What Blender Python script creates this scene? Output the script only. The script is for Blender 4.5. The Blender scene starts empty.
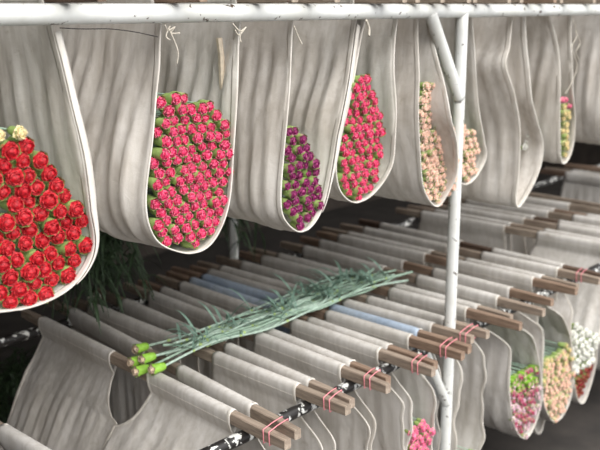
import bpy, math, random
from mathutils import Vector, Matrix, Euler
R = random.Random(7)
SC = bpy.context.scene
COL = SC.collection
ZO = 0.12                                   # height of the floor below the calibration datum
# ------------------------------------------------------------------ camera geometry
F_PX, PITCH, AZ = 919.0, math.atan2(220, 919), math.radians(41.97)
CAM = Vector((0, 0, 1.95 + ZO))
_fw = Vector((math.cos(AZ), math.sin(AZ), 0)); _rt = Vector((math.sin(AZ), -math.cos(AZ), 0)); _up = Vector((0, 0, 1))
_d = _fw * math.cos(PITCH) - _up * math.sin(PITCH)
_u = _fw * math.sin(PITCH) + _up * math.cos(PITCH)
def ray(x, y): return _d * F_PX + _rt * (x - 300) - _u * (y - 225)
def on_y(x, y, Y):
    d = ray(x, y); return CAM + d * (Y / d.y)
def on_z(x, y, z):
    d = ray(x, y); return CAM + d * ((z - CAM.z) / d.z)
def proj(p):
    q = p - CAM; w = q.dot(_d)
    return 300 + F_PX * q.dot(_rt) / w, 225 - F_PX * q.dot(_u) / w

# ------------------------------------------------------------------ materials
def srgb(r, g, b):
    f = lambda c: (c / 12.92) if c <= .04045 else ((c + .055) / 1.055) ** 2.4
    return (f(r / 255), f(g / 255), f(b / 255), 1)
def new_mat(name, rough=.8):
    m = bpy.data.materials.new(name); m.use_nodes = True
    nt = m.node_tree; b = nt.nodes['Principled BSDF']; b.inputs['Roughness'].default_value = rough
    return m, nt, b
def ramp(nt, stops, fac):
    r = nt.nodes.new('ShaderNodeValToRGB'); e = r.color_ramp.elements
    while len(e) < len(stops): e.new(.5)
    for el, (p, c) in zip(e, stops): el.position = p; el.color = c
    nt.links.new(fac, r.inputs['Fac']); return r
def noise(nt, scale, detail=4, rough=.55, vec=None, dist=0):
    n = nt.nodes.new('ShaderNodeTexNoise'); n.inputs['Scale'].default_value = scale
    n.inputs['Detail'].default_value = detail; n.inputs['Roughness'].default_value = rough; n.inputs['Distortion'].default_value = dist
    if vec is not None: nt.links.new(vec, n.inputs['Vector'])
    return n
def mapped(nt, scale, kind='Object'):
    t = nt.nodes.new('ShaderNodeTexCoord'); mp = nt.nodes.new('ShaderNodeMapping'); mp.inputs['Scale'].default_value = scale
    nt.links.new(t.outputs[kind], mp.inputs['Vector']); return mp.outputs['Vector']
def bump(nt, b, h, strength, dist):
    n = nt.nodes.new('ShaderNodeBump'); n.inputs['Strength'].default_value = strength; n.inputs['Distance'].default_value = dist
    nt.links.new(h, n.inputs['Height']); nt.links.new(n.outputs['Normal'], b.inputs['Normal'])
def mixc(nt, fac, a, b_, mode='MIX'):
    m = nt.nodes.new('ShaderNodeMix'); m.data_type = 'RGBA'; m.blend_type = mode
    if isinstance(fac, float): m.inputs['Factor'].default_value = fac
    else: nt.links.new(fac, m.inputs['Factor'])
    for i, s in ((6, a), (7, b_)):
        if hasattr(s, 'links'): nt.links.new(s, m.inputs[i])
        else: m.inputs[i].default_value = s
    return m.outputs[2]

def canvas_mat(name, base, dirt, spots=(.62, .8)):
    m, nt, b = new_mat(name, .92)
    v = mapped(nt, (1, 1, 1))
    big = noise(nt, 5, 5, .6, v, .4)
    r1 = ramp(nt, [(.3, dirt), (.62, base)], big.outputs['Fac'])
    st = noise(nt, 16, 6, .65, v, 1.2)
    r2 = ramp(nt, [(spots[0], (1, 1, 1, 1)), (spots[1], (.72, .68, .62, 1))], st.outputs['Fac'])
    c = mixc(nt, 1.0, r1.outputs['Color'], r2.outputs['Color'], 'MULTIPLY')
    v2 = mapped(nt, (1, 1, .06)); streak = noise(nt, 60, 3, .5, v2)
    r3 = ramp(nt, [(.35, (.88, .87, .85, 1)), (.6, (1, 1, 1, 1))], streak.outputs['Fac'])
    c = mixc(nt, 1.0, c, r3.outputs['Color'], 'MULTIPLY')
    nt.links.new(c, b.inputs['Base Color'])
    wv = noise(nt, 420, 2, .5, v); crease = noise(nt, 22, 4, .6, v, .8)
    mx = nt.nodes.new('ShaderNodeMath'); mx.operation = 'MULTIPLY_ADD'; mx.inputs[1].default_value = .12
    nt.links.new(wv.outputs['Fac'], mx.inputs[0]); nt.links.new(crease.outputs['Fac'], mx.inputs[2])
    bump(nt, b, mx.outputs[0], .3, .008)
    return m
CANVAS = canvas_mat('canvas_beige', srgb(216, 210, 202), srgb(188, 179, 168))
CANVAS2 = canvas_mat('canvas_grey', srgb(208, 203, 197), srgb(184, 178, 170))
HEM = canvas_mat('canvas_hem', srgb(220, 214, 205), srgb(198, 190, 180), (.7, .9))
BLUE = canvas_mat('canvas_faded_blue', srgb(182, 194, 208), srgb(158, 173, 192))
BLUEHEM = canvas_mat('canvas_blue_hem', srgb(188, 198, 211), srgb(164, 178, 196))

def wood_mat(name, dark, light):
    m, nt, b = new_mat(name, .85)
    v = mapped(nt, (1, .07, 1))
    g = noise(nt, 110, 6, .65, v, .6); big = noise(nt, 6, 3, .5, mapped(nt, (1, .5, 1)))
    r = ramp(nt, [(.28, dark), (.72, light)], g.outputs['Fac'])
    r2 = ramp(nt, [(.35, (.62, .58, .55, 1)), (.65, (1, 1, 1, 1))], big.outputs['Fac'])
    nt.links.new(mixc(nt, 1.0, r.outputs['Color'], r2.outputs['Color'], 'MULTIPLY'), b.inputs['Base Color'])
    bump(nt, b, g.outputs['Fac'], .5, .004); return m
WOODS = [wood_mat('wood_grey_brown', srgb(126, 111, 98), srgb(196, 179, 161)), wood_mat('wood_brown', srgb(114, 92, 77), srgb(178, 153, 131)),
         wood_mat('wood_weathered', srgb(122, 109, 96), srgb(190, 174, 156)), wood_mat('wood_dark', srgb(76, 60, 50), srgb(130, 106, 88))]
def paint_mat(name, lo, hi, chip, scale=55, base=(214, 214, 210)):
    m, nt, b = new_mat(name, .42)
    n = noise(nt, scale, 5, .6, mapped(nt, (1, 1, 1)), .5)
    r = ramp(nt, [(lo, chip), (hi, srgb(*base))], n.outputs['Fac'])
    n2 = noise(nt, 9, 4, .6, mapped(nt, (1, 1, 1)))
    r2 = ramp(nt, [(.35, (.86, .85, .82, 1)), (.6, (1, 1, 1, 1))], n2.outputs['Fac'])
    nt.links.new(mixc(nt, 1.0, r.outputs['Color'], r2.outputs['Color'], 'MULTIPLY'), b.inputs['Base Color'])
    bump(nt, b, r.outputs['Color'], .2, .001); return m
PAINT = paint_mat('chipped_white_paint',   .345, .37, srgb(74, 58, 47), 40)
PEEL = paint_mat('peeling_white_paint', .55, .575, srgb(34, 31, 30), 34)

def plain(name, c, rough=.6, var=.25, scale=60, trans=0, sss=0):
    m, nt, b = new_mat(name, rough)
    n = noise(nt, scale, 3, .5, mapped(nt, (1, 1, 1)))
    d = tuple(x * (1 - var) for x in c[:3]) + (1,)
    l = tuple(min(1, x * (1 + var)) for x in c[:3]) + (1,)
    r = ramp(nt, [(.3, d), (.7, l)], n.outputs['Fac']); nt.links.new(r.outputs['Color'], b.inputs['Base Color'])
    return m
def petal_mat(name, body, edge):
    # petals carry a paler fringe: mix by each petal's own UV-free radial attribute (height of the head)
    m, nt, b = new_mat(name, .6)
    a = nt.nodes.new('ShaderNodeAttribute'); a.attribute_name = 'fringe'
    r = ramp(nt, [(.55, body), (1.0, edge)], a.outputs['Fac'])
    n = noise(nt, 140, 3, .5, mapped(nt, (1, 1, 1)))
    r2 = ramp(nt, [(.36, (.5, .46, .5, 1)), (.6, (1, 1, 1, 1))], n.outputs['Fac'])
    nt.links.new(mixc(nt, 1.0, r.outputs['Color'], r2.outputs['Color'], 'MULTIPLY'), b.inputs['Base Color'])
    return m
PET = {'red': petal_mat('petal_red', srgb(198, 12, 32), srgb(232, 70, 72)),
       'pink': petal_mat('petal_pink', srgb(232, 52, 104), srgb(255, 176, 190)),
       'purple': petal_mat('petal_purple', srgb(140, 14, 92), srgb(206, 110, 160)),
       'peach': petal_mat('petal_peach', srgb(252, 206, 178), srgb(255, 238, 224)),
       'cream': petal_mat('petal_cream', srgb(236, 214, 150), srgb(250, 236, 196)),
       'white': petal_mat('petal_white', srgb(236, 236, 222), srgb(250, 250, 244)),
       'crimson': petal_mat('petal_crimson', srgb(140, 12, 30), srgb(180, 40, 56)),
       'rose': petal_mat('petal_rose', srgb(246, 110, 150), srgb(255, 180, 200)),
       'bicolour': petal_mat('petal_bicolour', srgb(186, 24, 90), srgb(252, 226, 232)),
       'blush': petal_mat('petal_blush', srgb(238, 196, 208), srgb(252, 240, 240)),
       'green': petal_mat('petal_bud_tip', srgb(246, 222, 190), srgb(252, 234, 214))}
CALYX = plain('calyx_green', srgb(146, 168, 96), .55, .22, 90)
CALYXB = plain('calyx_bright_green', srgb(140, 186, 66), .5, .18, 90)
STEM = plain('stem_blue_green', srgb(148, 172, 152), .55, .25, 70)
STEMB = plain('stem_pale_blue_green', srgb(168, 188, 172), .55, .25, 70)
NODE = plain('stem_node_yellow_green', srgb(164, 186, 112), .55, .15, 70)
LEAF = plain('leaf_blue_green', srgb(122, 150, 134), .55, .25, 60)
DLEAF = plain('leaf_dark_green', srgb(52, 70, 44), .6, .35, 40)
RUBBER = plain('rubber_pink', srgb(230, 142, 150), .5, .1)
TWINE = plain('twine_cream', srgb(196, 187, 172), .9, .2, 200)
WIRE = plain('wire_dark', srgb(70, 66, 62), .5, .2)

# ------------------------------------------------------------------ object helpers
def link(name, me, mat, parent=None, smooth=True):
    o = bpy.data.objects.new(name, me); COL.objects.link(o)
    mats = mat if isinstance(mat, (list, tuple)) else [mat]
    if not me.materials:
        for m in mats: me.materials.append(m)
        if smooth: me.polygons.foreach_set('use_smooth', [True] * len(me.polygons))
    if parent: o.parent = parent
    return o
def mesh(name, V, Fc):
    me = bpy.data.meshes.new(name); me.from_pydata([tuple(v) for v in V], [], Fc); me.update(); return me
def tag(o, label, cat, group=None, kind=None):
    if label: o['label'] = label
    if cat: o['category'] = cat
    if group: o['group'] = group
    if kind: o['kind'] = kind
    return o
def empty(name, loc, label, cat, group=None, rot=(0, 0, 0)):
    o = bpy.data.objects.new(name, None); COL.objects.link(o); o.location = loc; o.rotation_euler = rot
    o.empty_display_size = .02
    return tag(o, label, cat, group)
def child(name, me, mat, parent, smooth=True):
    """mesh in world coordinates, parented to an unrotated Empty"""
    o = link(name, me, mat, parent, smooth); o.matrix_parent_inverse = Matrix.Translation(parent.location).inverted(); return o
class MB:
    def __init__(s): s.V = []; s.F = []; s.M = []
    def add(s, V, Fc, mi=0):
        n = len(s.V); s.V += [Vector(v) for v in V]; s.F += [tuple(i + n for i in f) for f in Fc]; s.M += [mi] * len(Fc)
    def tube(s, pts, r, n=8, cap=True, mi=0):
        pts = [Vector(p) for p in pts]; rs = r if isinstance(r, (list, tuple)) else [r] * len(pts)
        V = []; up = Vector((0, 0, 1)); prev = None
        for i, p in enumerate(pts):
            t = (pts[min(i + 1, len(pts) - 1)] - pts[max(i - 1, 0)]).normalized()
            if prev is None:
                a = t.cross(up if abs(t.z) < .9 else Vector((1, 0, 0))).normalized()
            else:
                a = (prev - t * prev.dot(t)).normalized()
            prev = a; b = t.cross(a)
            for k in range(n):
                an = 2 * math.pi * k / n; V.append(p + (a * math.cos(an) + b * math.sin(an)) * rs[i])
        Fc = [(i * n + k, i * n + (k + 1) % n, (i + 1) * n + (k + 1) % n, (i + 1) * n + k) for i in range(len(pts) - 1) for k in range(n)]
        if cap: Fc += [tuple(range(n - 1, -1, -1)), tuple(range((len(pts) - 1) * n, len(pts) * n))]
        s.add(V, Fc, mi)
    def loop(s, pts, r, n=6, mi=0):
        pts = [Vector(p) for p in pts]; m = len(pts); V = []
        c = sum(pts, Vector()) / m; nrm = Vector()
        for i in range(m): nrm += (pts[i] - c).cross(pts[(i + 1) % m] - c)
        nrm.normalize()
        for i in range(m):
            t = (pts[(i + 1) % m] - pts[i - 1]).normalized(); a = t.cross(nrm).normalized()
            for k in range(n):
                an = 2 * math.pi * k / n; V.append(pts[i] + (a * math.cos(an) + nrm * math.sin(an)) * r)
        s.add(V, [(i * n + k, ((i + 1) % m) * n + k, ((i + 1) % m) * n + (k + 1) % n, i * n + (k + 1) % n) for i in range(m) for k in range(n)], mi)
    def mesh(s, name):
        me = mesh(name, s.V, s.F)
        if any(s.M): me.polygons.foreach_set('material_index', s.M)
        return me
def smooth_path(P, n=8):
    out = []
    for i in range(len(P) - 1):
        p0, p1, p2, p3 = P[max(i - 1, 0)], P[i], P[i + 1], P[min(i + 2, len(P) - 1)]
        for k in range(n):
            t = k / n
            out.append(.5 * ((2 * p1) + (p2 - p0) * t + (2 * p0 - 5 * p1 + 4 * p2 - p3) * t * t + (3 * p1 - p0 - 3 * p2 + p3) * t ** 3))
    out.append(P[-1].copy()); return out
def resample(P, step):
    L = [0]
    for a, b in zip(P, P[1:]): L.append(L[-1] + (b - a).length)
    n = max(2, int(L[-1] / step)); out = []; j = 0
    for i in range(n + 1):
        d = L[-1] * i / n
        while j < len(P) - 2 and L[j + 1] < d: j += 1
        w = (d - L[j]) / max(1e-9, L[j + 1] - L[j]); out.append(P[j].lerp(P[j + 1], min(1, w)))
    return out
def sstep(a, b, x):
    t = min(1, max(0, (x - a) / (b - a))); return t * t * (3 - 2 * t)
ORD = ['first', 'second', 'third', 'fourth', 'fifth', 'sixth', 'seventh', 'eighth', 'ninth', 'tenth', 'eleventh', 'twelfth', 'thirteenth', 'fourteenth',
       'fifteenth', 'sixteenth', 'seventeenth', 'eighteenth', 'nineteenth', 'twentieth', 'twenty-first', 'twenty-second', 'twenty-third', 'twenty-fourth', 'twenty-fifth']

# ------------------------------------------------------------------ the place
def struct(name, V, Fc, m):
    o = link(name, mesh(name, V, Fc), m, None, False); o['kind'] = 'structure'; return o
def slab(name, a, b, m):
    V = [(x, y, z) for x in (a[0], b[0]) for y in (a[1], b[1]) for z in (a[2], b[2])]
    return struct(name, V, [(0, 1, 3, 2), (4, 6, 7, 5), (0, 4, 5, 1), (2, 3, 7, 6), (0, 2, 6, 4), (1, 5, 7, 3)], m)
FLOORM = plain('dark_earth_floor', srgb(50, 45, 41), .9, .4, 5)
WALLM = plain('dark_board_wall', srgb(58, 50, 44), .9, .3, 8)
CEILM = plain('dark_roof', srgb(84, 68, 58), .9, .3, 6)
slab('floor', (-3, -3, -.1), (11, 6.2, 0), FLOORM)
slab('wall_back', (-3, 6.0, 0), (11, 6.2, 3.3), WALLM)
slab('shade_wall_left', (-2.7, -1.5, 0), (-2.5, 6.2, 3.3), WALLM)  # unseen wall, added to keep light off the left-facing cloth
slab('wall_right', (11, 0.2, 0), (11.2, 6.2, 3.3), WALLM)
slab('ceiling', (-3, 1.2, 3.3), (11, 6.2, 3.4), CEILM)  # unseen roof, blocks overhead light; front edge set back to let the sun under

# ------------------------------------------------------------------ the pipe rack
ZP, ZL, YF, YR = 1.931 + ZO, .76 + ZO, 1.72, 2.91
PR, LR = .0225, .019
rack = empty('display_rack', (2.73, YF, 0), 'white painted steel pipe rack carrying the wooden bars and canvas slings', 'rack')
def rpart(name, pts, r, m=PAINT, label=None, n=20, sub=30):
    pts = [Vector(p) for p in pts]; P = [pts[0].lerp(pts[1], i / sub) for i in range(sub + 1)]
    b = MB(); b.tube(P, r, n); o = child(name, b.mesh(name), m, rack)
    if label: o['label'] = label
    return o
X0, X1 = -.4, 7.4
rpart('rail', ((X0, YF, ZP), (X1, YF, ZP)), PR, PAINT, 'chipped white horizontal pipe along the top front', sub=80)
rpart('rail', ((X0, YR, ZP), (X1, YR, ZP)), PR, PAINT)
rpart('rail', ((X0, YF, ZL), (X1, YF, ZL)), LR, PEEL, 'lower front rail with white paint peeling to black', sub=80)
rpart('rail', ((X0, YR, ZL), (X1, YR, ZL)), LR, PEEL, 'lower rear rail with white paint peeling to black', sub=80)
pt = on_y(463, 15, YF); PX = 2.731
rpart('post', ((PX, YF, 0), (PX, YF, ZP)), .021, PAINT, 'white post with small rust chips')
rpart('post', ((2.84, 2.965, 0), (2.84, 2.965, ZP)), .021, PAINT)
for x in (X0 + .03, X1 - .03):
    rpart('post', ((x, YF, 0), (x, YF, ZP)), .021); rpart('post', ((x, 2.965, 0), (x, 2.965, ZP)), .021)
    for z in (ZL - .05, ZP - .05): rpart('crossbar', ((x, YF, z), (x, 2.965, z)), .017)
for z in (ZL - .06,): rpart('crossbar', ((PX, YF, .22), (2.84, 2.965, .22)), .015)
a, b_ = on_y(429, 16, YF), on_y(462, 98, YF)
rpart('brace', ((a.x, YF - .004, ZP - .005), (PX - .005, YF - .004, b_.z)), .021, PAINT, 'short diagonal white brace under the top pipe')
a, b_ = on_y(424, 362, YF), on_y(449, 402, YF)
rpart('brace', ((a.x, YF - .002, ZL), (PX - .005, YF - .002, b_.z)), .017, PAINT, 'short diagonal white brace under the lower rail')

# ------------------------------------------------------------------ wooden bars
BW, BH = .028, .035
ZB = ZL + LR + BH / 2 + .001                # centre height of lower bars
ZU = ZP + PR + BH / 2 + .001
def bar_mesh(name, a, b, rr):
    d = (b - a).normalized(); s = d.cross(Vector((0, 0, 1))).normalized(); u = s.cross(d)
    w, h, c = BW / 2, BH / 2, .003
    sec = [(-w, -h + c), (-w + c, -h), (w - c, -h), (w, -h + c), (w, h - c), (w - c, h), (-w + c, h), (-w, h - c)]
    N = 14; V = []; n = len(sec)
    for i in range(N + 1):
        p = a.lerp(b, i / N) + s * rr.uniform(-.0008, .0008) ; k = .86 if i in (0, N) else 1
        V += [p + s * (x * k + rr.uniform(-.0006, .0006)) + u * (z * k + rr.uniform(-.0005, .0003)) for x, z in sec]
    Fc = [(i * n + k, (i + 1) * n + k, (i + 1) * n + (k + 1) % n, i * n + (k + 1) % n) for i in range(N) for k in range(n)]
    Fc += [tuple(range(n)), tuple(range(N * n + n - 1, N * n - 1, -1))]
    return mesh(name, V, Fc)
def bar(xf, xr, z, label, group, yf=1.55, yr=3.04, mi=None):
    rr = random.Random(int(xf * 1000) + int(z * 100))
    def X(y): return xf + (xr - xf) * (y - 1.6) / 1.4
    me = bar_mesh('wooden_bar', Vector((X(yf), yf, z)), Vector((X(yr), yr, z)), rr)
    o = link('wooden_bar', me, WOODS[rr.choice((0, 0, 1, 1, 2, 3)) if mi is None else mi], None, False)
    # put the origin at the bar's front end
    org = Vector((X(yf), yf, z)); me.transform(Matrix.Translation(-org)); o.location = org
    tag(o, label, 'bar', group)
    return X

# ------------------------------------------------------------------ canvas slings
def sling(label, XL, XR, zb, prof, y0f, y1f, seed, mat=CANVAS, hem=HEM, amp=.007, group=None, band=.016, flare=0, step=.012, hemrear=False, ramp_=(.04, .40), notch=None, rim=.0, fwd=0):
    """prof(y) -> list of (x,z) below the sleeves from the left bar to the right bar; XL, XR give the bar x at y."""
    rr = random.Random(seed)
    ph = [rr.uniform(0, 6.28) for _ in range(12)]; lam = [rr.uniform(.10, .14), rr.uniform(.17, .25), rr.uniform(.055, .075)]
    dr = [rr.uniform(-3.5, 3.5) for _ in range(6)]
    w, h = BW / 2 + .0035, BH / 2 + .0035
    zt = zb + h
    def section(y):
        xl, xr = XL(y), XR(y)
        L = [Vector((xl - .002, 0, zb - .052)), Vector((xl - w * .75, 0, zb - .03)), Vector((xl - w, 0, zb - h * .6)), Vector((xl - w, 0, zb + h * .5)), Vector((xl - w * .6, 0, zt)), Vector((xl + w * .6, 0, zt)), Vector((xl + w, 0, zb + h * .5)),
             Vector((xl + w, 0, zb - h * .6)), Vector((xl + w * .75, 0, zb - .03)), Vector((xl + .003, 0, zb - .055))]
        Rr = [Vector((2 * xr - 0, 0, 0)) for _ in L]
        Rr = [Vector((2 * xr - (p.x - xl + xr), 0, p.z)) for p in L][::-1]
        mid = [Vector((x, 0, z)) for x, z in prof(y)]
        body = smooth_path([L[-1]] + mid + [Rr[0]], 10)
        return L[:-1], body, Rr[1:]
    L0, B0, R0 = section(1.75)
    nb = len(resample(B0, step)); nl = 16
    def full(y):
        L, B, Rr = section(y)
        lens = [0]
        for p, q in zip(B, B[1:]): lens.append(lens[-1] + (q - p).length)
        P = []
        def rs(A, n):
            T = [0]
            for p, q in zip(A, A[1:]): T.append(T[-1] + (q - p).length)
            out = []; j = 0
            for i in range(n + 1):
                d = T[-1] * i / n
                while j < len(A) - 2 and T[j + 1] < d: j += 1
                out.append(A[j].lerp(A[j + 1], min(1, (d - T[j]) / max(1e-9, T[j + 1] - T[j]))))
            return out
        P = rs(L + [B[0]], nl)[:-1] + rs(B, nb) + rs([B[-1]] + Rr, nl)[1:]
        return P
    ytop, ylow = y0f
    y1top, y1low = y1f
    S0 = full(ytop); N = len(S0); zmin = min(p.z for p in S0)
    ny = max(10, int((y1top - ytop) / .014))
    def ybounds(p, f=0):
        dpt = zt - p.z
        t = sstep(ramp_[0], ramp_[1], dpt); ya = ytop + (ylow - ytop - fwd * sstep(.40, .72, f)) * t
        q = min(1, max(0, (dpt - .05) / .14)); q = (1 - math.sqrt(max(0, 1 - q * q))) if notch else math.sqrt(max(0, 1 - (1 - q) ** 2))
        yb = y1top + (y1low - y1top) * q
        if notch == 'front': ya = ytop + (ylow - ytop) * q
        ya += rim * sstep(.10, .25, dpt) * (math.sin(p.z * 23 + ph[7]) + .6 * math.sin(p.z * 51 + p.x * 19 + ph[8]))
        return ya, yb
    V = [None] * (N * (ny + 1)); rows = []
    for j in range(ny + 1):
        t = j / ny
        P = full(ytop + (y1top - ytop) * t)
        row = []
        for i in range(N):
            p = P[i]; q = P[min(i + 1, N - 1)]; o_ = P[max(i - 1, 0)]
            tg = (q - o_).normalized(); nrm = Vector((-tg.z, 0, tg.x))
            ya, yb = ybounds(p, (i - nl) / max(1, nb)); y = ya + (yb - ya) * t
            f = (i - nl) / max(1, nb)
            if 0 < f < 1:
                wall = sstep(0, .12, f) * sstep(1, .88, f) ; bot = 1 - .75 * math.exp(-((f - .5) / .13) ** 2)
                side = 0 if f < .5 else 3; s_ = abs(f - .5)
                edge = .35 + .65 * sstep(0, .09, (y - ya))
                wv = 0
                for k in range(3):
                    sn = math.sin(6.283 * y / lam[k] + ph[k + side] + dr[k] * s_ * 4)
                    wv += (1, .8, .35)[k] * (sn if k else (1 - 2 * abs(sn) ** .7))
                wv += .8 * math.sin(9 * f + ph[6] + 4 * y)
                p = p + nrm * (amp * wv * wall * bot * edge * (.45 + 1.1 * (1 - s_ * 2)))
            row.append(Vector((p.x, y, p.z)))
        rows.append(row)
    Vv = [p for r in rows for p in r]
    Fc = [(j * N + i, j * N + i + 1, (j + 1) * N + i + 1, (j + 1) * N + i) for j in range(ny) for i in range(N - 1)]
    org = Vector(((XL(ytop) + XR(ytop)) / 2, ytop, zb))
    root = empty('canvas_sling', org, label, 'sling', group)
    o = child('cloth', mesh('cloth', Vv, Fc), mat, root)
    if isinstance(mat, tuple): o.data.polygons.foreach_set('material_index', [0 if i % (N - 1) < (N - 1) * .45 else 1 for i in range(len(Fc))])
    md = o.modifiers.new('thickness', 'SOLIDIFY'); md.thickness = .0016; md.offset = 0
    # hem bands follow the open ends
    def hemband(idx, name, sgn):
        cols = [rows[idx][i] for i in range(nl - 8, N - nl + 8)]
        HV = []; m = 4; n = len(cols)
        for k in range(m + 1):
            for i, p in enumerate(cols):
                jj = idx + sgn * 2; q = rows[jj][i + nl - 8]; d = (q - p); d = d.normalized() if d.length > 1e-6 else Vector((0, sgn, 0))
                HV.append(p + d * (band * k / m - .0012))
        hf = [(k * n + i, k * n + i + 1, (k + 1) * n + i + 1, (k + 1) * n + i) for k in range(m) for i in range(n - 1)]
        ho = child(name, mesh(name, HV, hf), hem, root); mm = ho.modifiers.new('thickness', 'SOLIDIFY'); mm.thickness = .0032; mm.offset = 0
        return ho
    hemband(0, 'hem', 1)
    if hemrear: hemband(ny, 'hem', -1)
    # stitched sleeve seams just under the bars
    for a, e in ((nl - 4, 1), (N - nl + 3, -1)):
        sb = MB()
        for side in (0,):
            line = [rows[j][a] for j in range(0, ny + 1)]
            sb.tube(line, .0017, 5)
        child('seam', sb.mesh('seam'), hem, root)
    return root, rows, nl, nb

def const(v): return lambda y: v
# ---- flowers
def carn_meshes(rp, calyx_r, calyx_l, seed, stem_len, npet=(9, 7), open_=1.0):
    """head along +Z: petal crown, calyx, stem; origin at the base of the crown"""
    rr = random.Random(seed); V = []; Fc = []; fr = []
    def petal(an, out, lift, width, tilt, h0):
        nu, nv = 5, 5; base = len(V)
        for v in range(nv):
            t = v / (nv - 1)
            rad = calyx_r * .55 + out * (t ** 1.3); z = h0 + lift * math.sin(t * 1.75) - tilt * t * t
            wd = width * (.25 + .75 * t)
            for u in range(nu):
                s = u / (nu - 1) * 2 - 1
                rr2 = rad - abs(s) ** 2 * out * .22 * t + (rr.uniform(-1, 1) * .0022 if v == nv - 1 else 0)
                zz = z + (math.sin(s * 7 + an * 3) * .0017 + rr.uniform(-.0012, .0012)) * t
                a2 = an + s * wd
                V.append(Vector((rr2 * math.cos(a2), rr2 * math.sin(a2), zz))); fr.append(max(0, t * .95 + rr.uniform(-.1, .05)) if v == nv - 1 else t * .6)
        for v in range(nv - 1):
            for u in range(nu - 1):
                i = base + v * nu + u; Fc.append((i, i + 1, i + nu + 1, i + nu))
    o = rp - calyx_r * .55
    for k in range(npet[0]): petal(k * 6.283 / npet[0] + rr.uniform(-.2, .2), o * rr.uniform(.9, 1.08), rp * .55, .46, rp * .22 * open_, 0)
    for k in range(npet[1]): petal(k * 6.283 / npet[1] + rr.uniform(-.3, .3), o * rr.uniform(.55, .72), rp * .82, .6, rp * .05 * open_, .001)
    for k in range(5): petal(k * 1.2566 + rr.uniform(-.4, .4), o * rr.uniform(.12, .35), rp * .95, .9, 0, .002)
    # ruffled dome filling the heart of the head
    nr, ns = 5, 14; base = len(V)
    for j in range(nr):
        t = j / (nr - 1)
        for k in range(ns):
            an = 6.283 * k / ns; wob = 1 + .16 * math.sin(an * 5 + t * 9 + seed) + rr.uniform(-.09, .09)
            r_ = rp * .80 * math.cos(t * 1.45) * wob
            V.append(Vector((r_ * math.cos(an), r_ * math.sin(an), rp * (.10 + .95 * math.sin(t * 1.5)) + rr.uniform(-1, 1) * rp * .11))); fr.append(rr.choice((.15, .3, .55, .8)))
    for j in range(nr - 1):
        for k in range(ns): Fc.append((base + j * ns + k, base + j * ns + (k + 1) % ns, base + (j + 1) * ns + (k + 1) % ns, base + (j + 1) * ns + k))
    Fc.append(tuple(base + (nr - 1) * ns + k for k in range(ns)))
    pm = mesh('petals', V, Fc)
    at = pm.attributes.new('fringe', 'FLOAT', 'POINT'); at.data.foreach_set('value', fr)
    b = MB(); n = 10
    prof = [(.0028, -calyx_l), (calyx_r * .72, -calyx_l * .9), (calyx_r * .95, -calyx_l * .55), (calyx_r, -calyx_l * .25), (calyx_r * 1.10, .003), (calyx_r * 1.22, .009)]
    cv = []
    for j, (r, z) in enumerate(prof):
        for k in range(n):
            an = 6.283 * k / n; cv.append((r * math.cos(an), r * math.sin(an), z + ((.004 if k % 2 else -.002) if j == len(prof) - 1 else 0)))
    b.add(cv, [(j * n + k, j * n + (k + 1) % n, (j + 1) * n + (k + 1) % n, (j + 1) * n + k) for j in range(len(prof) - 1) for k in range(n)] + [tuple(range(n - 1, -1, -1))])
    cm = b.mesh('calyx')
    s = MB(); k = rr.uniform(-.01, .01)
    s.tube([(0, 0, -calyx_l + .002), (k * .3, k * .2, -calyx_l - stem_len * .35), (k, -k * .4, -calyx_l - stem_len)], .0022, 6)
    sm = s.mesh('stem')
    for me in (pm, cm, sm): me.polygons.foreach_set('use_smooth', [True] * len(me.polygons))
    return pm, cm, sm
_lib = {}
def carn_kind(kind, col, rp, cr, cl, stem, npet=(9, 7), calyx=CALYX, open_=1.0):
    protos = []
    for s in range(4):
        pm, cm, sm = carn_meshes(rp, cr, cl, hash(col) % 1 + s * 13 + int(rp * 1e5), stem, npet, open_)
        pm.materials.append(PET[col]); cm.materials.append(calyx); sm.materials.append(STEM); protos.append((pm, cm, sm))
    _lib[kind] = protos
carn_kind('red', 'red', .0195, .0178, .042, .50)
carn_kind('pink', 'pink', .0150, .0138, .034, .52, (8, 6))
carn_kind('purple', 'purple', .0148, .0132, .029, .48, (8, 6))
carn_kind('peach', 'peach', .0150, .0110, .026, .50, (8, 6))
carn_kind('cream', 'cream', .0170, .0115, .030, .50)
carn_kind('rose', 'rose', .0145, .009, .026, .3, (8, 6))
carn_kind('bicolour', 'bicolour', .0140, .009, .026, .3, (8, 6))
carn_kind('white', 'white', .0165, .009, .026, .3, (8, 6))
carn_kind('blush', 'blush', .0135, .009, .026, .3, (8, 6))
carn_kind('bud', 'green', .0085, .012, .03, .3, (6, 4), CALYXB, .4)
carn_kind('crimson', 'crimson', .0145, .009, .026, .3, (8, 6))
carn_kind('yellow', 'cream', .0145, .011, .026, .3, (8, 6))
def carnation(kind, name, loc, label, group, rr, spread=.12):
    pm, cm, sm = _lib[kind][rr.randrange(4)]
    e = Euler((math.pi / 2 + rr.gauss(0, spread * .8) + .10, 0, rr.gauss(0, spread)))
    m = e.to_matrix() @ Matrix.Rotation(rr.uniform(0, 6.28), 3, 'Z')
    root = empty(name, loc, label, 'flower', group, m.to_euler())
    s = rr.uniform(.9, 1.1); root.scale = (s, s, s)
    for nm, me in (('petals', pm), ('calyx', cm), ('stem', sm)):
        o = bpy.data.objects.new(nm, me); COL.objects.link(o); o.parent = root
        if nm == 'stem':                     # stems run straight back into the sling whatever way the head nods
            cl = -min(v.co.z for v in cm.vertices)
            o.matrix_local = Matrix.Translation((0, 0, -cl)) @ (m.inverted() @ Matrix.Rotation(math.pi / 2, 3, 'X')).to_4x4() @ Matrix.Translation((0, 0, cl))
    return root
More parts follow.
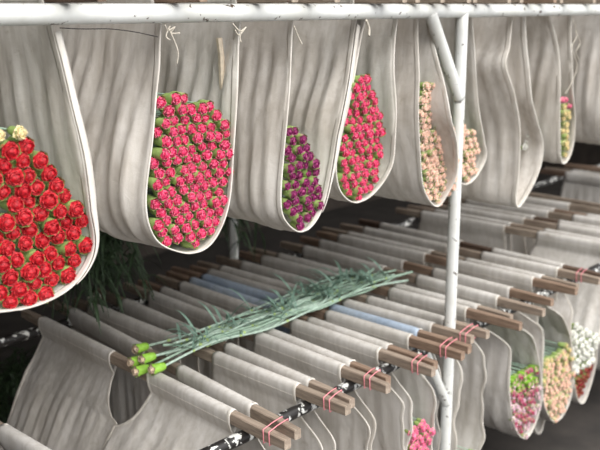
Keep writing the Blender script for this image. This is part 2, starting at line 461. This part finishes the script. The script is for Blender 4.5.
def inside(P, x, z):
    c = False; n = len(P)
    for i in range(n):
        (x1, z1), (x2, z2) = P[i], P[i - 1]
        if (z1 > z) != (z2 > z) and x < (x2 - x1) * (z - z1) / (z2 - z1) + x1: c = not c
    return c
def edge_dist(P, x, z):
    best = 9
    for i in range(len(P)):
        (x1, z1), (x2, z2) = P[i], P[i - 1]; dx, dz = x2 - x1, z2 - z1
        t = max(0, min(1, ((x - x1) * dx + (z - z1) * dz) / max(1e-12, dx * dx + dz * dz)))
        best = min(best, math.hypot(x - x1 - t * dx, z - z1 - t * dz))
    return best
def fill(kind, colour, poly, Y, sp, where, seed, from_right=False, margin=.5, special=None, front=.0):
    rr = random.Random(seed)
    zs = [p[1] for p in poly]; xs = [p[0] for p in poly]
    z = min(zs) + sp * .5; row = 0; out = []
    k = 0
    while z < max(zs):
        pts = []; spx = sp * (1.1 if kind == 'peach' else 1.25); x = min(xs) + (spx * .5 if k % 2 else 0) + spx * .2
        while x < max(xs):
            if inside(poly, x, z) and edge_dist(poly, x, z) > sp * margin * .9:
                q = Vector((x + rr.uniform(-.14, .14) * sp, Y + rr.uniform(-.010, .010) - front, z + rr.uniform(-.10, .10) * sp))
                u, v = proj(q)
                if -9 < u < 609 and -9 < v < 459: pts.append(q)
            x += spx
        if pts:
            pts.sort(key=lambda p: -p.x if from_right else p.x)
            n = len(pts)
            for c, q in enumerate(pts):
                kd, nm, cl = kind, colour + '_carnation', colour
                if special:
                    sp_ = special(q)
                    if sp_: kd, cl = sp_; nm = cl.split()[-1].replace('-', '_') + ('_bud' if kd == 'bud' else '_carnation')
                fw = 'bud' if kd == 'bud' else 'carnation'
                end = 'from the right' if from_right else 'from left'
                out.append(carnation(kd, nm, q, f'{cl} {fw} {ORD[c]} {end} in the {ORD[row]} row from bottom, {where}', f'{cl} {fw}s, {where}', rr))
            row += 1
        z += sp * .89; k += 1
    return out

# ------------------------------------------------------------------ upper tier
def px_prof(px, ytop, ylow, ztop, fwd=0):
    """front outline given in the photo's pixels -> world (x,z) on the sling's own front surface"""
    out = []
    for n, (x, y) in enumerate(px):
        Y = ylow
        for _ in range(5):
            p = on_y(x, y, Y); Y = ytop + (ylow - ytop - fwd * sstep(.40, .72, n / (len(px) - 1))) * sstep(.04, .40, ztop - p.z)
        out.append((p.x, p.z))
    return out
UP = [  # key, outline, ylow, y1, label
 ('s1', [(-74, 60), (-84, 120), (-92, 200), (-88, 255), (-60, 295), (-20, 310), (20, 309), (55, 297), (80, 277), (94, 247), (90, 205), (76, 130), (62, 70)], 1.70, 2.46, 'large beige canvas sling at the left edge heaped with red carnations'),
 ('s2', [(158, 60), (154, 110), (149, 170), (148, 210), (157, 237), (175, 249), (195, 252), (212, 242), (226, 215), (233, 180), (236, 120), (237, 60)], 1.72, 2.52, 'beige canvas sling full of pink carnations hanging beside the red one'),
 ('s3', [(290, 70), (287, 120), (284, 165), (282, 205), (287, 222), (300, 232), (313, 224), (323, 205), (331, 170), (340, 120), (349, 70)], 1.72, 2.5, 'beige canvas sling holding dark purple carnations between two pink ones'),
 ('s4', [(353, 75), (343, 125), (337, 160), (339, 185), (347, 198), (358, 202), (372, 195), (386, 178), (394, 158), (396, 120), (393, 70)], 1.72, 2.5, 'beige canvas sling with pink carnations hanging right of the purple ones'),
 ('s5', [(418, 70), (418, 110), (420, 150), (423, 185), (429, 202), (439, 206), (453, 195), (463, 176), (458, 145), (449, 112), (438, 70)], 1.712, 2.4, 'beige canvas sling of peach carnations bulging in front of the white post'),
 ('s6', [(457, 80), (454, 130), (454, 165), (460, 181), (468, 184), (478, 174), (486, 157), (484, 140), (479, 110), (475, 60)], 1.775, 2.4, 'beige canvas sling with peach carnations hanging just behind the white post'),
 ('s7', [(509, 45), (505, 66), (514, 95), (520, 130), (519, 170), (516, 198), (519, 207), (530, 191), (540, 168), (543, 145), (537, 120), (531, 95), (527, 60)], 1.72, 2.4, 'wide pale canvas sling with a folded edge, right of the white post'),
 ('s8', [(557, 45), (560, 90), (560, 140), (562, 162), (568, 160), (573, 145), (575, 118), (572, 80)], 1.72, 2.3, 'narrow canvas sling with a few cream and pink flowers, near right edge'),
 ('s9', [(611, 60), (609, 110), (611, 138), (616, 146), (622, 135), (626, 90)], 1.72, 2.3, 'creased grey canvas sling hanging last at the right edge of the photo'),
]
TOPS = {'s1': (-70, 51), 's2': (160, 241), 's3': (292, 357), 's4': (365, 398), 's5': (417, 430), 's6': (459, 472), 's7': (512, 525), 's8': (548, 571), 's9': (612, 624)}
YT = 1.765
upl = {}
allx = []
for key, px, ylow, y1, label in UP:
    zt = ZU
    fw = .075 if key == 's5' else 0; prof = px_prof(px, YT, ylow, zt, fw)
    xl, xr = on_y(TOPS[key][0], 20, YT).x, on_y(TOPS[key][1], 20, YT).x
    cx = (min(p[0] for p in prof) + max(p[0] for p in prof)) / 2; zlow = min(p[1] for p in prof)
    def pf(y, prof=prof, cx=cx, zlow=zlow):
        t = max(0, y - 1.9)     # the loaded pocket sags a little less further in
        return [(x + (cx - x) * .10 * t, z + (.02 * t if z < zlow + .2 else 0)) for x, z in prof]
    band = .02 if key in ('s1', 's2', 's7') else .016
    upl[key] = sling(label, const(xl), const(xr), ZU, pf, (YT, ylow), (y1, y1), len(allx) + 3, CANVAS, HEM, {'s1': .006, 's2': .010, 's3': .008, 's4': .006, 's5': .0025, 's7': .005}.get(key, .007), None, band, fwd=fw)
    allx += [(xl, key, 'left'), (xr, key, 'right')]
NAMES = {'s1': 'red carnation', 's2': 'wide pink carnation', 's3': 'purple carnation', 's4': 'narrow pink carnation', 's5': 'peach carnation', 's6': 'half-hidden peach', 's7': 'pale folded-edge', 's8': 'cream-flowered', 's9': 'creased end'}
for x, key, side in allx:
    bar(x, x, ZU, f'brown wooden bar along the top {side} edge of the {NAMES[key]} sling', 'bars over the top pipe', 1.60 + R.uniform(-.03, .03), 3.03)

# broad bright hem strips on the rims that turn toward the front (red sling, and between purple and pink)
def rim_strip(key, i0, i1, w, label):
    root, rows, nl, nb = upl[key]; row = rows[0]; n = len(row)
    idx = [i for i in range(n) if i0 <= (i - nl) / nb <= i1]
    V = []
    for c, i in enumerate(idx):
        p = row[i]; tg = (row[min(i + 1, n - 1)] - row[max(0, i - 1)]); nr = Vector((-tg.z, 0, tg.x)).normalized()
        t = c / (len(idx) - 1); ww = w * min(1, sstep(0, .04, t) + .0) * (1 - .8 * sstep(.72, 1, t) if i1 < .9 else (.3 + .7 * sstep(0, .4, t)))
        for k in range(4):
            s = k / 3; V.append(p + nr * (-ww * s) + Vector((0, -.006 + .006 * s * s, 0)))
    m = len(idx)
    Fc = [(c * 4 + k, c * 4 + k + 1, (c + 1) * 4 + k + 1, (c + 1) * 4 + k) for c in range(m - 1) for k in range(3)]
    o = child('hem_strip', mesh('hem_strip', V, Fc), HEM, root); o['label'] = label
    md = o.modifiers.new('thickness', 'SOLIDIFY'); md.thickness = .002; md.offset = 0
rim_strip('s1', .60, .985, .020, 'pale turned hem strip on the right rim')
rim_strip('s3', .55, .985, .024, 'pale turned hem strip on the right rim')

def polypx(px, Y): return [(p.x, p.z) for p in (on_y(x, y, Y) for x, y in px)]
y_ = lambda k: dict((u[0], u[2]) for u in UP)[k]
fill('red', 'red', polypx([(-30, 125), (8, 121), (26, 123), (40, 135), (44, 152), (60, 172), (78, 194), (90, 218), (91, 243), (80, 275), (53, 297), (18, 308), (-30, 308)], 1.72), 1.72, .0338, 'leftmost sling', 11, True, .2,
     special=lambda q: ('cream', 'cream') if (proj(q)[1] < 142 and proj(q)[0] < 24) else None, front=-.004)
fill('pink', 'pink', polypx([(162, 96), (202, 97), (217, 106), (231, 116), (230, 150), (230, 182), (224, 210), (210, 238), (193, 249), (172, 246), (156, 236), (148, 212), (150, 165), (155, 115)], 1.735), 1.735, .0278, 'wide pink sling', 12, False, .22, front=-.004)
fill('purple', 'purple', polypx([(286, 124), (300, 126), (312, 146), (318, 165), (324, 188), (323, 206), (312, 224), (299, 231), (286, 222), (282, 205), (284, 160)], 1.735), 1.735, .0285, 'purple sling', 13, False, .30, front=-.004)
fill('pink', 'pink', polypx([(353, 76), (364, 70), (376, 86), (382, 110), (383, 145), (379, 170), (370, 189), (358, 201), (346, 197), (338, 184), (337, 160), (343, 120)], 1.735), 1.735, .0270, 'narrow pink sling', 14, False, .28, front=-.004)
fill('peach', 'peach', polypx([(422, 80), (431, 78), (440, 92), (448, 112), (455, 145), (457, 168), (451, 190), (439, 205), (430, 202), (424, 184), (421, 150), (420, 110)], 1.716), 1.716, .0250, 'peach sling before the post', 15, False, .12, front=-.004)
fill('peach', 'peach', polypx([(455, 125), (474, 128), (478, 150), (474, 172), (467, 182), (458, 178), (454, 160)], 1.79), 1.79, .0272, 'peach sling behind the post', 16, False, .12, front=-.004)
fill('white', 'white', polypx([(522, 130), (536, 128), (538, 150), (534, 168), (524, 165)], 1.80), 1.80, .030, 'folded-edge sling', 17, False, .3)
fill('yellow', 'cream', polypx([(560, 94), (568, 94), (569, 118), (568, 143), (565, 157), (561, 157)], 1.74), 1.74, .0285, 'narrow end sling', 18, False, .2,
     special=lambda q: ('rose', 'rosy-pink') if proj(q)[1] < 106 else None)

# ------------------------------------------------------------------ lower tier
LB = {  # front x (y=1.6), rear x (y=3.0), front end y
 'Z': (1.185, 1.21, 1.55), 'A': (1.672, 1.785, 1.545), 'B': (1.735, 1.925, 1.565), 'C': (1.945, 2.00, 1.56), 'C2': (1.99, 2.135, 1.58), 'D': (2.15, 2.265, 1.565), 'D2': (2.195, 2.335, 1.60),
 'E': (2.355, 2.43, 1.535), 'E2': (2.403, 2.50, 1.56), 'F': (2.535, 2.56, 1.54), 'G': (2.603, 2.63, 1.555), 'H': (2.692, 2.70, 1.60), 'H2': (2.772, 2.82, 1.585), 'I': (2.93, 2.95, 1.54),
 'I2': (2.985, 3.03, 1.61), 'J': (3.13, 3.22, 1.55), 'K': (3.265, 3.36, 1.585), 'L': (3.468, 3.50, 1.58), 'L2': (3.52, 3.58, 1.60), 'M': (3.67, 3.71, 1.57), 'M2': (3.73, 3.86, 1.56), 'P': (4.235, 4.23, 1.62),
 'P2': (4.29, 4.33, 1.55), 'Q': (4.47, 4.45, 1.57), 'Q2': (4.53, 4.55, 1.57), 'S': (4.72, 4.70, 1.56), 'S2': (4.78, 4.80, 1.58), 'T': (4.99, 4.97, 1.55), 'T2': (5.05, 5.16, 1.58), 'U': (5.94, 5.96, 1.55),
 'U2': (6.01, 6.05, 1.56), 'V': (6.32, 6.30, 1.55)}
# the blue-cloth pair needs its sling between F-G's neighbours
BL = {'Z': 'wooden bar at the lower left corner carrying a wide empty sling', 'A': 'nearest bar of the first tied pair, its end at bottom centre', 'B': 'farther bar of the first tied pair at bottom centre'}
pairs = [('C', 'C2', 'second'), ('D', 'D2', 'third'), ('E', 'E2', 'fourth'), ('F', 'G', 'fifth, just left of the post')]
for p, q, o in pairs:
    BL[p] = f'nearer bar of the pink-banded pair {o} from the bottom'.replace('fifth, just left of the post from the bottom', 'just left of the white post')
    BL[q] = f'farther bar of the pink-banded pair {o} from the bottom'.replace('fifth, just left of the post from the bottom', 'just left of the white post')
rest = ['H', 'H2', 'I', 'I2', 'J', 'K', 'L', 'L2', 'M', 'M2', 'P', 'P2', 'Q', 'Q2', 'S', 'S2', 'T', 'T2', 'U', 'U2', 'V']
for i, k in enumerate(rest): BL[k] = f'weathered wooden bar on the lower rails, {ORD[i]} one past the white post'
BL['M2'] = 'dark wooden bar end beside the white and crimson flowers at right'
WOODI = {'A': 0, 'B': 2, 'C': 2, 'C2': 0, 'D': 0, 'E': 0, 'F': 1, 'G': 1, 'I': 1, 'J': 0, 'K': 1, 'L': 1, 'M2': 3, 'M': 0}
XF = {k: bar(v[0], v[1], ZB, BL[k], 'bars on the lower rails', v[2], 3.03 + R.uniform(-.02, .05), WOODI.get(k)) for k, v in LB.items()}

def uprof(xl, xr, depth, bulge=.0, skew=0.0, zb=ZB):
    """a plain hanging U between two bars"""
    w = xr - xl; c = (xl + xr) / 2 + skew; hw = max(.06, w / 2 + bulge)
    zt = zb - .06; d = depth
    return [(xl + (c - hw - xl) * .5, zt - d * .30), (c - hw, zt - d * .62), (c - hw * .72, zt - d * .86), (c - hw * .3, zt - d * .98), (c + hw * .3, zt - d * .98), (c + hw * .72, zt - d * .86), (c + hw, zt - d * .62), (xr + (c + hw - xr) * .5, zt - d * .30)]
# slings with flowers whose outline the photo shows
LOWPX = {('I2', 'J'): [(508, 345), (507, 390), (511, 422), (519, 436), (527, 435), (536, 415), (540, 393), (537, 365), (530, 335)],
         ('K', 'L'): [(546, 335), (545, 380), (547, 405), (554, 421), (561, 421), (569, 410), (574, 393), (576, 365), (572, 335)],
         ('M2', 'P'): [(574, 318), (574, 350), (576, 380), (580, 400), (586, 403), (592, 388), (598, 365), (603, 335)]}
spans = [('Z', 'A'), ('B', 'C'), ('C2', 'D'), ('D2', 'E'), ('E2', 'F'), ('G', 'H'), ('H2', 'I'), ('I2', 'J'), ('K', 'L'), ('L2', 'M'), ('M2', 'P'), ('P2', 'Q'), ('Q2', 'S'), ('S2', 'T'), ('U', 'U2')]
FL = {('Z', 'A'): 'wide empty grey sling at the lower left', ('B', 'C'): 'grey canvas sling hanging between the first and second tied bar pairs',
      ('C2', 'D'): 'grey canvas sling with pale yellow flowers between second and third bar pairs', ('D2', 'E'): 'grey canvas sling between third and fourth tied bar pairs',
      ('E2', 'F'): 'canvas sling showing rose-pink flowers beneath the bars, left of the post', ('G', 'H'): 'sling with a faded blue cloth edge lying under the long green stems',
      ('H2', 'I'): 'canvas sling with white flowers deep inside, just right of the post',
      ('I2', 'J'): 'canvas sling with purple and white carnations at lower right', ('K', 'L'): 'canvas sling with peach and yellow flowers at lower right', ('L2', 'M'): 'narrow grey sling between the lower peach and the crimson-white slings',
      ('M2', 'P'): 'canvas sling with white flowers above crimson ones at the right edge'}
profs = {}
for n, (p, q) in enumerate(spans):
    for row in ('near', 'rear'):
        if row == 'near': y0, y1 = (1.765 if (p, q) != ('K', 'L') else 1.765), 2.17
        else: y0, y1 = 2.35, 2.87
        ca = (p, q) == ('Z', 'A')
        mat, hm = (CANVAS2, HEM)
        if (p, q) == ('G', 'H') and row == 'near': mat, hm = (BLUE, CANVAS2), HEM
        if (p, q) == ('E2', 'F') and row == 'rear': mat, hm = BLUE, BLUEHEM
        rr = random.Random(n * 7 + (row == 'rear')); y0 += rr.uniform(-.012, .012); y1 += rr.uniform(-.03, .03)
        dep = {('Z', 'A'): .66}.get((p, q), rr.uniform(.62, .70))
        if row == 'near' and (p, q) in LOWPX:
            base = px_prof(LOWPX[(p, q)], 1.665, 1.665, ZB)
            pf = lambda y, b=base: b
        else:
            pf = lambda y, p=p, q=q, dep=dep: uprof(XF[p](y), XF[q](y), dep, .02 if (p, q) != ('G', 'H') else -.005)
            if ca: pf = lambda y, p=p, q=q: [(1.25, .72 + ZO - .08), (1.31, .46 + ZO), (1.36, .30 + ZO), (1.43, .26 + ZO), (1.51, .30 + ZO), (XF[q](y) - .20, .42 + ZO), (XF[q](y) - .12, .57 + ZO), (XF[q](y) - .045, .68 + ZO)]
        if row == 'near': lab = FL.get((p, q), f'grey canvas sling on the near row, {ORD[n - 10]} beyond the white and crimson flowers')
        else: lab = f'grey canvas sling of the rear row, {ORD[n]} from the left' if mat is CANVAS2 else 'faded blue cloth sling of the rear row below the wide pink sling'
        flare = {('L2', 'M'): .0, ('G', 'H'): .03, ('H2', 'I'): .08, ('Z', 'A'): .03}.get((p, q), .10)
        ylow0 = y0 - flare if row == 'near' else (2.29 if ca else y0 - .03)
        if ca: y0, y1 = (y0, 2.185) if row == 'near' else (2.405, y1)
        ylow1 = y1 + (.105 if ca else .03) if row == 'near' else y1 + (.03 if not ca else .0)
        sl = sling(lab, XF[p], XF[q], ZB, pf, (y0, ylow0), (y1, ylow1), 100 + n * 2 + (row == 'rear'), mat, hm, .006, 'slings on the ' + row + ' row', .012, hemrear=ca, ramp_=(.08, .19) if row == 'near' else (.04, .3), notch=(None if not ca else 'rear' if row == 'near' else 'front'), rim=(.007 if row == 'near' and (p, q) not in LOWPX else 0))
        if row == 'near': profs[(p, q)] = (pf, y0 - flare)
def lowfill(pq, kind, colour, sp, where, seed, ztop, zbot=None, special=None, inset=.0, slope=0):
    pf, y0 = profs[pq]; P = smooth_path([Vector((x, 0, z)) for x, z in pf(y0)], 6); P = [(p.x, p.z) for p in P]
    xs = [p[0] for p in P]; zt = ztop
    poly = [p for p in P if p[1] < zt and (zbot is None or p[1] > zbot)]
    fill(kind, colour, poly, y0 + .015, sp, where, seed, False, .38, special)
lowfill(('I2', 'J'), 'bicolour', 'purple-and-white', .026, 'lower purple sling', 31, .50 + ZO, special=lambda q: ('bud', 'green') if q.z > .42 + ZO and int(q.x * 7919 + q.z * 3571) % 3 else ('blush', 'blush-pink') if int(q.x * 7919 + q.z * 3571) % 2 else None)
lowfill(('K', 'L'), 'peach', 'peach', .028, 'lower peach sling', 32, .50 + ZO, special=lambda q: ('yellow', 'yellow') if q.z > .36 + ZO and (int(q.x * 900) % 3) else None)
lowfill(('M2', 'P'), 'white', 'white', .032, 'right-edge lower sling', 33, .62 + ZO, special=lambda q: ('crimson', 'crimson') if q.z < .31 + ZO else None)
lowfill(('H2', 'I'), 'white', 'white', .030, 'sling behind the post', 34, .30 + ZO)
lowfill(('E2', 'F'), 'rose', 'rose-pink', .026, 'sling left of post', 35, .60 + ZO)
lowfill(('C2', 'D'), 'yellow', 'yellow', .030, 'sling second from bottom', 36, .60 + ZO)
lowfill(('B', 'C'), 'yellow', 'greenish', .030, 'sling nearest bottom centre', 37, .62 + ZO)

# ------------------------------------------------------------------ pink rubber bands round the tied pairs
def band(p, q, y, label):
    xa, xb = XF[p](y) - BW / 2, XF[q](y) + BW / 2; m = MB(); g = .0022
    for dy in (-.012, .010):
        w = [(xa - g, y + dy, ZB - BH / 2 - g), (xa - g, y + dy + .002, ZB + BH / 2 + g), ((xa + xb) / 2, y + dy + .012, ZB + BH / 2 + g + .0012), (xb + g, y + dy + .02, ZB + BH / 2 + g), (xb + g, y + dy + .018, ZB - BH / 2 - g), ((xa + xb) / 2, y + dy + .006, ZB - BH / 2 - g)]
        pts = []
        for i in range(len(w)):
            a, b = Vector(w[i]), Vector(w[(i + 1) % len(w)]); pts += [a.lerp(b, t / 4) for t in range(4)]
        m.loop(pts, .0015)
    org = Vector(((xa + xb) / 2, y, ZB)); me = m.mesh('rubber_band'); me.transform(Matrix.Translation(-org))
    o = link('rubber_band', me, RUBBER); o.location = org; tag(o, label, 'rubber band', 'pink rubber bands on the bar ends')
band('A', 'B', 1.615, 'pink rubber band round the bar ends at bottom centre')
band('C', 'C2', 1.63, 'pink rubber band round the second tied bar pair from the bottom')
band('D', 'D2', 1.64, 'pink rubber band round the third tied bar pair from the bottom')
band('E', 'E2', 1.60, 'double pink rubber band round the fourth tied bar pair')
band('F', 'G', 1.61, 'pink rubber band round the bars just left of the white post')
band('H', 'H2', 1.63, 'pink rubber band round the bars behind the white post')
band('M', 'M2', 1.66, 'pink rubber band on the dark bar bundle near the right edge')

# ------------------------------------------------------------------ the cut green carnations lying on the bars
ZS = ZB + BH / 2 + .012
heads = [(140, 348), (136, 361), (147, 358), (141, 370), (157, 368)]
spine = [(150, 360), (200, 345), (250, 328), (300, 309), (345, 290), (390, 276)]
rb = random.Random(5)
def leaf(m, p, d, L, w, rr, droop=.35):
    d = d.normalized(); side = d.cross(Vector((0, 0, 1))).normalized(); n = 9; V = []
    for i in range(n):
        t = i / (n - 1); c = p + d * L * t + Vector((0, 0, L * (.55 * t - (.55 + droop) * t * t))); ww = w * math.sin(math.pi * min(1, .12 + .88 * t) ** .8) + .0004
        V += [c - side * ww + Vector((0, 0, ww * .5)), c, c + side * ww + Vector((0, 0, ww * .5))]
    m.add(V, [(i * 3 + k, i * 3 + k + 1, i * 3 + k + 4, i * 3 + k + 3) for i in range(n - 1) for k in range(2)])
NS = 24
HL = ['topmost', 'leftmost', 'middle', 'lowest', 'rightmost']
for i in range(NS):
    lat = (i - (NS - 1) / 2) / NS
    hp = heads[i] if i < 5 else None
    pts = []
    for j, (x, y) in enumerate(spine):
        c = on_z(x, y, ZS); t = j / (len(spine) - 1)
        spread = .06 + .085 * t
        off = (rb.uniform(-.6, .6) if i >= 5 else (i - 2) * .3) * spread
        c += Vector((.2, -.75, 0)) * off * 1.6 + Vector((0, 0, rb.uniform(0, .034)))
        pts.append(c)
    if hp:
        pts[0] = on_z(hp[0] + 7, hp[1] - 2, ZS + .012 * (i % 3)); tip = on_z(hp[0] - 3, hp[1] + 1, ZS + .012 * (i % 3))
    else:
        t0 = rb.uniform(.15, 1.3); pts[0] = pts[0].lerp(pts[1], min(.95, t0)); tip = None
    end = 1 + rb.uniform(-.35, .1); pts[-1] = pts[-2].lerp(pts[-1], end)
    lab = (f'green carnation in bud lying on the bars, {HL[i]} of the five heads' if hp else 'long blue-green carnation stem in the bundle lying across the bars')
    root = empty('green_carnation' if hp else 'carnation_stem', pts[0], lab, 'flower' if hp else 'stem', 'cut green carnations lying across the bars' if hp else 'bare stems lying across the bars')
    P = smooth_path(pts, 8); m = MB(); m.tube(P, .0044, 7); child('stem', m.mesh('stem'), STEM if i % 2 else STEMB, root)
    nodes = MB(); lv = MB()
    for f in [k for k in range(5 + i % 4, len(P) - 2, 7)]:
        p = P[f]; d = (P[f + 1] - P[f - 1]).normalized()
        nodes.tube([p - d * .007, p - d * .002, p + d * .003, p + d * .008], [.0035, .0055, .005, .0036], 7)
        far = f / len(P)
        for sgn in (-1, 1):
            if rb.random() < .3 + .7 * sstep(.3, .7, far):
                sd = d.cross(Vector((0, 0, 1))).normalized() * sgn
                leaf(lv, p, d * rb.uniform(-.9, .6) * (1 if far < .9 else 1) + sd * rb.uniform(.3, .9) + Vector((0, 0, rb.uniform(.2, .6))), rb.uniform(.07, .15), .0048, rb, rb.uniform(-.05, .4))
    if nodes.V: child('node', nodes.mesh('node'), NODE, root)['kind'] = 'stuff'
    if lv.V: child('leaf', lv.mesh('leaf'), LEAF, root)['kind'] = 'stuff'
    if hp:
        pm, cm, sm = carn_meshes(.0172, .0158, .042, 50 + i, .01, (7, 5), .4)
        q = Vector((0, 0, 1)).rotation_difference((tip - pts[0]).normalized())
        for nm, me, mt in (('petals', pm, PET['green']), ('calyx', cm, CALYXB)):
            me.transform(Matrix.Translation(pts[0] + (tip - pts[0]).normalized() * .036) @ q.to_matrix().to_4x4()); child(nm, me, mt, root)

# ------------------------------------------------------------------ small things: ties, wire, stick, twine
def strand(name, px_list, Y, r, mat, label, cat, group=None):
    m = MB(); org = None
    for px in px_list:
        P = smooth_path([on_y(x, y, Y + (k % 2) * .004) for k, (x, y) in enumerate(px)], 6)
        org = org or P[0].copy(); m.tube(P, r, 6)
    me = m.mesh(name); me.transform(Matrix.Translation(-org)); o = link(name, me, mat); o.location = org; tag(o, label, cat, group)
strand('string_tie', [[(165, 25), (168, 30), (175, 27), (171, 33), (180, 33)], [(168, 28), (174, 40), (178, 52), (177, 64)], [(170, 26), (166, 36), (170, 40)]], 1.69, .0016, TWINE, 'knotted white string tied at the top of the wide pink sling', 'string', 'ties under the top pipe')
strand('string_tie', [[(233, 24), (240, 31), (246, 27), (239, 35), (235, 30)], [(241, 30), (240, 38), (241, 42)]], 1.69, .0018, TWINE, 'short white knot on the right rim of the wide pink sling', 'string', 'ties under the top pipe')
strand('string_tie', [[(294, 26), (298, 36), (302, 44)]], 1.69, .0018, TWINE, 'thin white string end hanging at the purple sling top', 'string', 'ties under the top pipe')
strand('string_tie', [[(366, 20), (369, 28), (369, 36)]], 1.69, .004, TWINE, 'short cloth tail hanging between purple and narrow pink slings', 'string', 'ties under the top pipe')
strand('string_tie', [[(573, 20), (577, 34), (572, 48), (577, 66), (571, 84), (565, 94)], [(575, 30), (580, 42), (576, 52), (579, 60)]], 1.69, .0016, TWINE, 'tangled white string hanging beside the last sling at right', 'string', 'ties under the top pipe')
strand('wire', [[(60, 28), (85, 29), (110, 29), (135, 32), (158, 37)]], 1.745, .0013, WIRE, 'thin dark wire strung below the top pipe at upper left', 'wire')
m = MB(); a, b2 = on_y(219, 38, 1.80), on_y(224, 100, 1.80)
m.tube([a, a.lerp(b2, .3) + Vector((.003, 0, 0)), a.lerp(b2, .7) + Vector((-.002, 0, 0)), b2], [.0085, .0085, .008, .0085], 6)
me = m.mesh('wooden_stick'); me.transform(Matrix.Translation(-a)); o = link('wooden_stick', me, plain('pale_split_wood', srgb(206, 190, 168), .8, .15, 60), None, False); o.location = a
tag(o, 'pale split stick hanging inside the top of the wide pink sling', 'stick')
m = MB(); c = on_z(94, 297, ZB + BH / 2 + .014)
m.tube(smooth_path([c + Vector((.03 * math.cos(t), .02 * math.sin(t), .012 * math.sin(2 * t))) for t in [k * .7 for k in range(10)]], 4), .0026, 6)
me = m.mesh('twine_loop'); me.transform(Matrix.Translation(-c)); o = link('twine_loop', me, TWINE); o.location = c; tag(o, 'loop of pale twine lying on the bars below the red sling', 'twine')

# ------------------------------------------------------------------ dark leafy stem ends hanging behind the loaded slings
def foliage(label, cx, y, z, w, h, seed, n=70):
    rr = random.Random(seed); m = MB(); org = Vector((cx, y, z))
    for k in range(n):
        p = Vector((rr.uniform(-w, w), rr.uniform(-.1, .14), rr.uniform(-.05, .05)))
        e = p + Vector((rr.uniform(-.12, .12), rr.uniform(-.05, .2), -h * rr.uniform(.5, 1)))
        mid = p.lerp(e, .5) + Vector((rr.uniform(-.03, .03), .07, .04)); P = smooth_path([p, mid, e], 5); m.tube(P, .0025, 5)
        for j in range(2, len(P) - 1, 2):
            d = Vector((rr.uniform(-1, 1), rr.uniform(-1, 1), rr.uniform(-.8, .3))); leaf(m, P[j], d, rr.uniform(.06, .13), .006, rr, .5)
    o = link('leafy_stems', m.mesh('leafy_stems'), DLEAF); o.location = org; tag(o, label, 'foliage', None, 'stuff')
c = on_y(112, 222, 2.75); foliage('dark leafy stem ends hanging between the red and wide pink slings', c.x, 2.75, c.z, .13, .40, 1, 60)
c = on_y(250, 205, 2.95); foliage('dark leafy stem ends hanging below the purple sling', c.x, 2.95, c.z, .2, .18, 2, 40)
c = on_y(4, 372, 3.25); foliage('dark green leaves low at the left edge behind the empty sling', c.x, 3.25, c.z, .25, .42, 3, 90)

# ------------------------------------------------------------------ light and camera
W = bpy.data.worlds.new('World'); SC.world = W; W.use_nodes = True
bg = W.node_tree.nodes['Background']; bg.inputs['Color'].default_value = (.93, .96, 1, 1); bg.inputs['Strength'].default_value = 1.42
sun = bpy.data.objects.new('daylight', bpy.data.lights.new('daylight', 'SUN')); COL.objects.link(sun)
sun.data.energy = 4.6; sun.data.angle = math.radians(75); sun.data.color = (1, .98, .95)
sun.rotation_euler = Vector((-.06, -.64, .76)).to_track_quat('Z', 'Y').to_euler()
cam = bpy.data.objects.new('camera', bpy.data.cameras.new('camera')); COL.objects.link(cam)
cam.location = CAM; cam.data.sensor_width = 36; cam.data.lens = F_PX / 600 * 36; cam.data.clip_start = .05
cam.rotation_euler = (-_d).to_track_quat('Z', 'Y').to_euler()
cam.data.dof.use_dof = True; cam.data.dof.focus_distance = 2.35; cam.data.dof.aperture_fstop = 3.6
SC.camera = cam
vs = SC.view_settings; vs.view_transform = 'Standard'; vs.look = 'None'; vs.gamma = 1; vs.exposure = .14; vs.use_curve_mapping = False
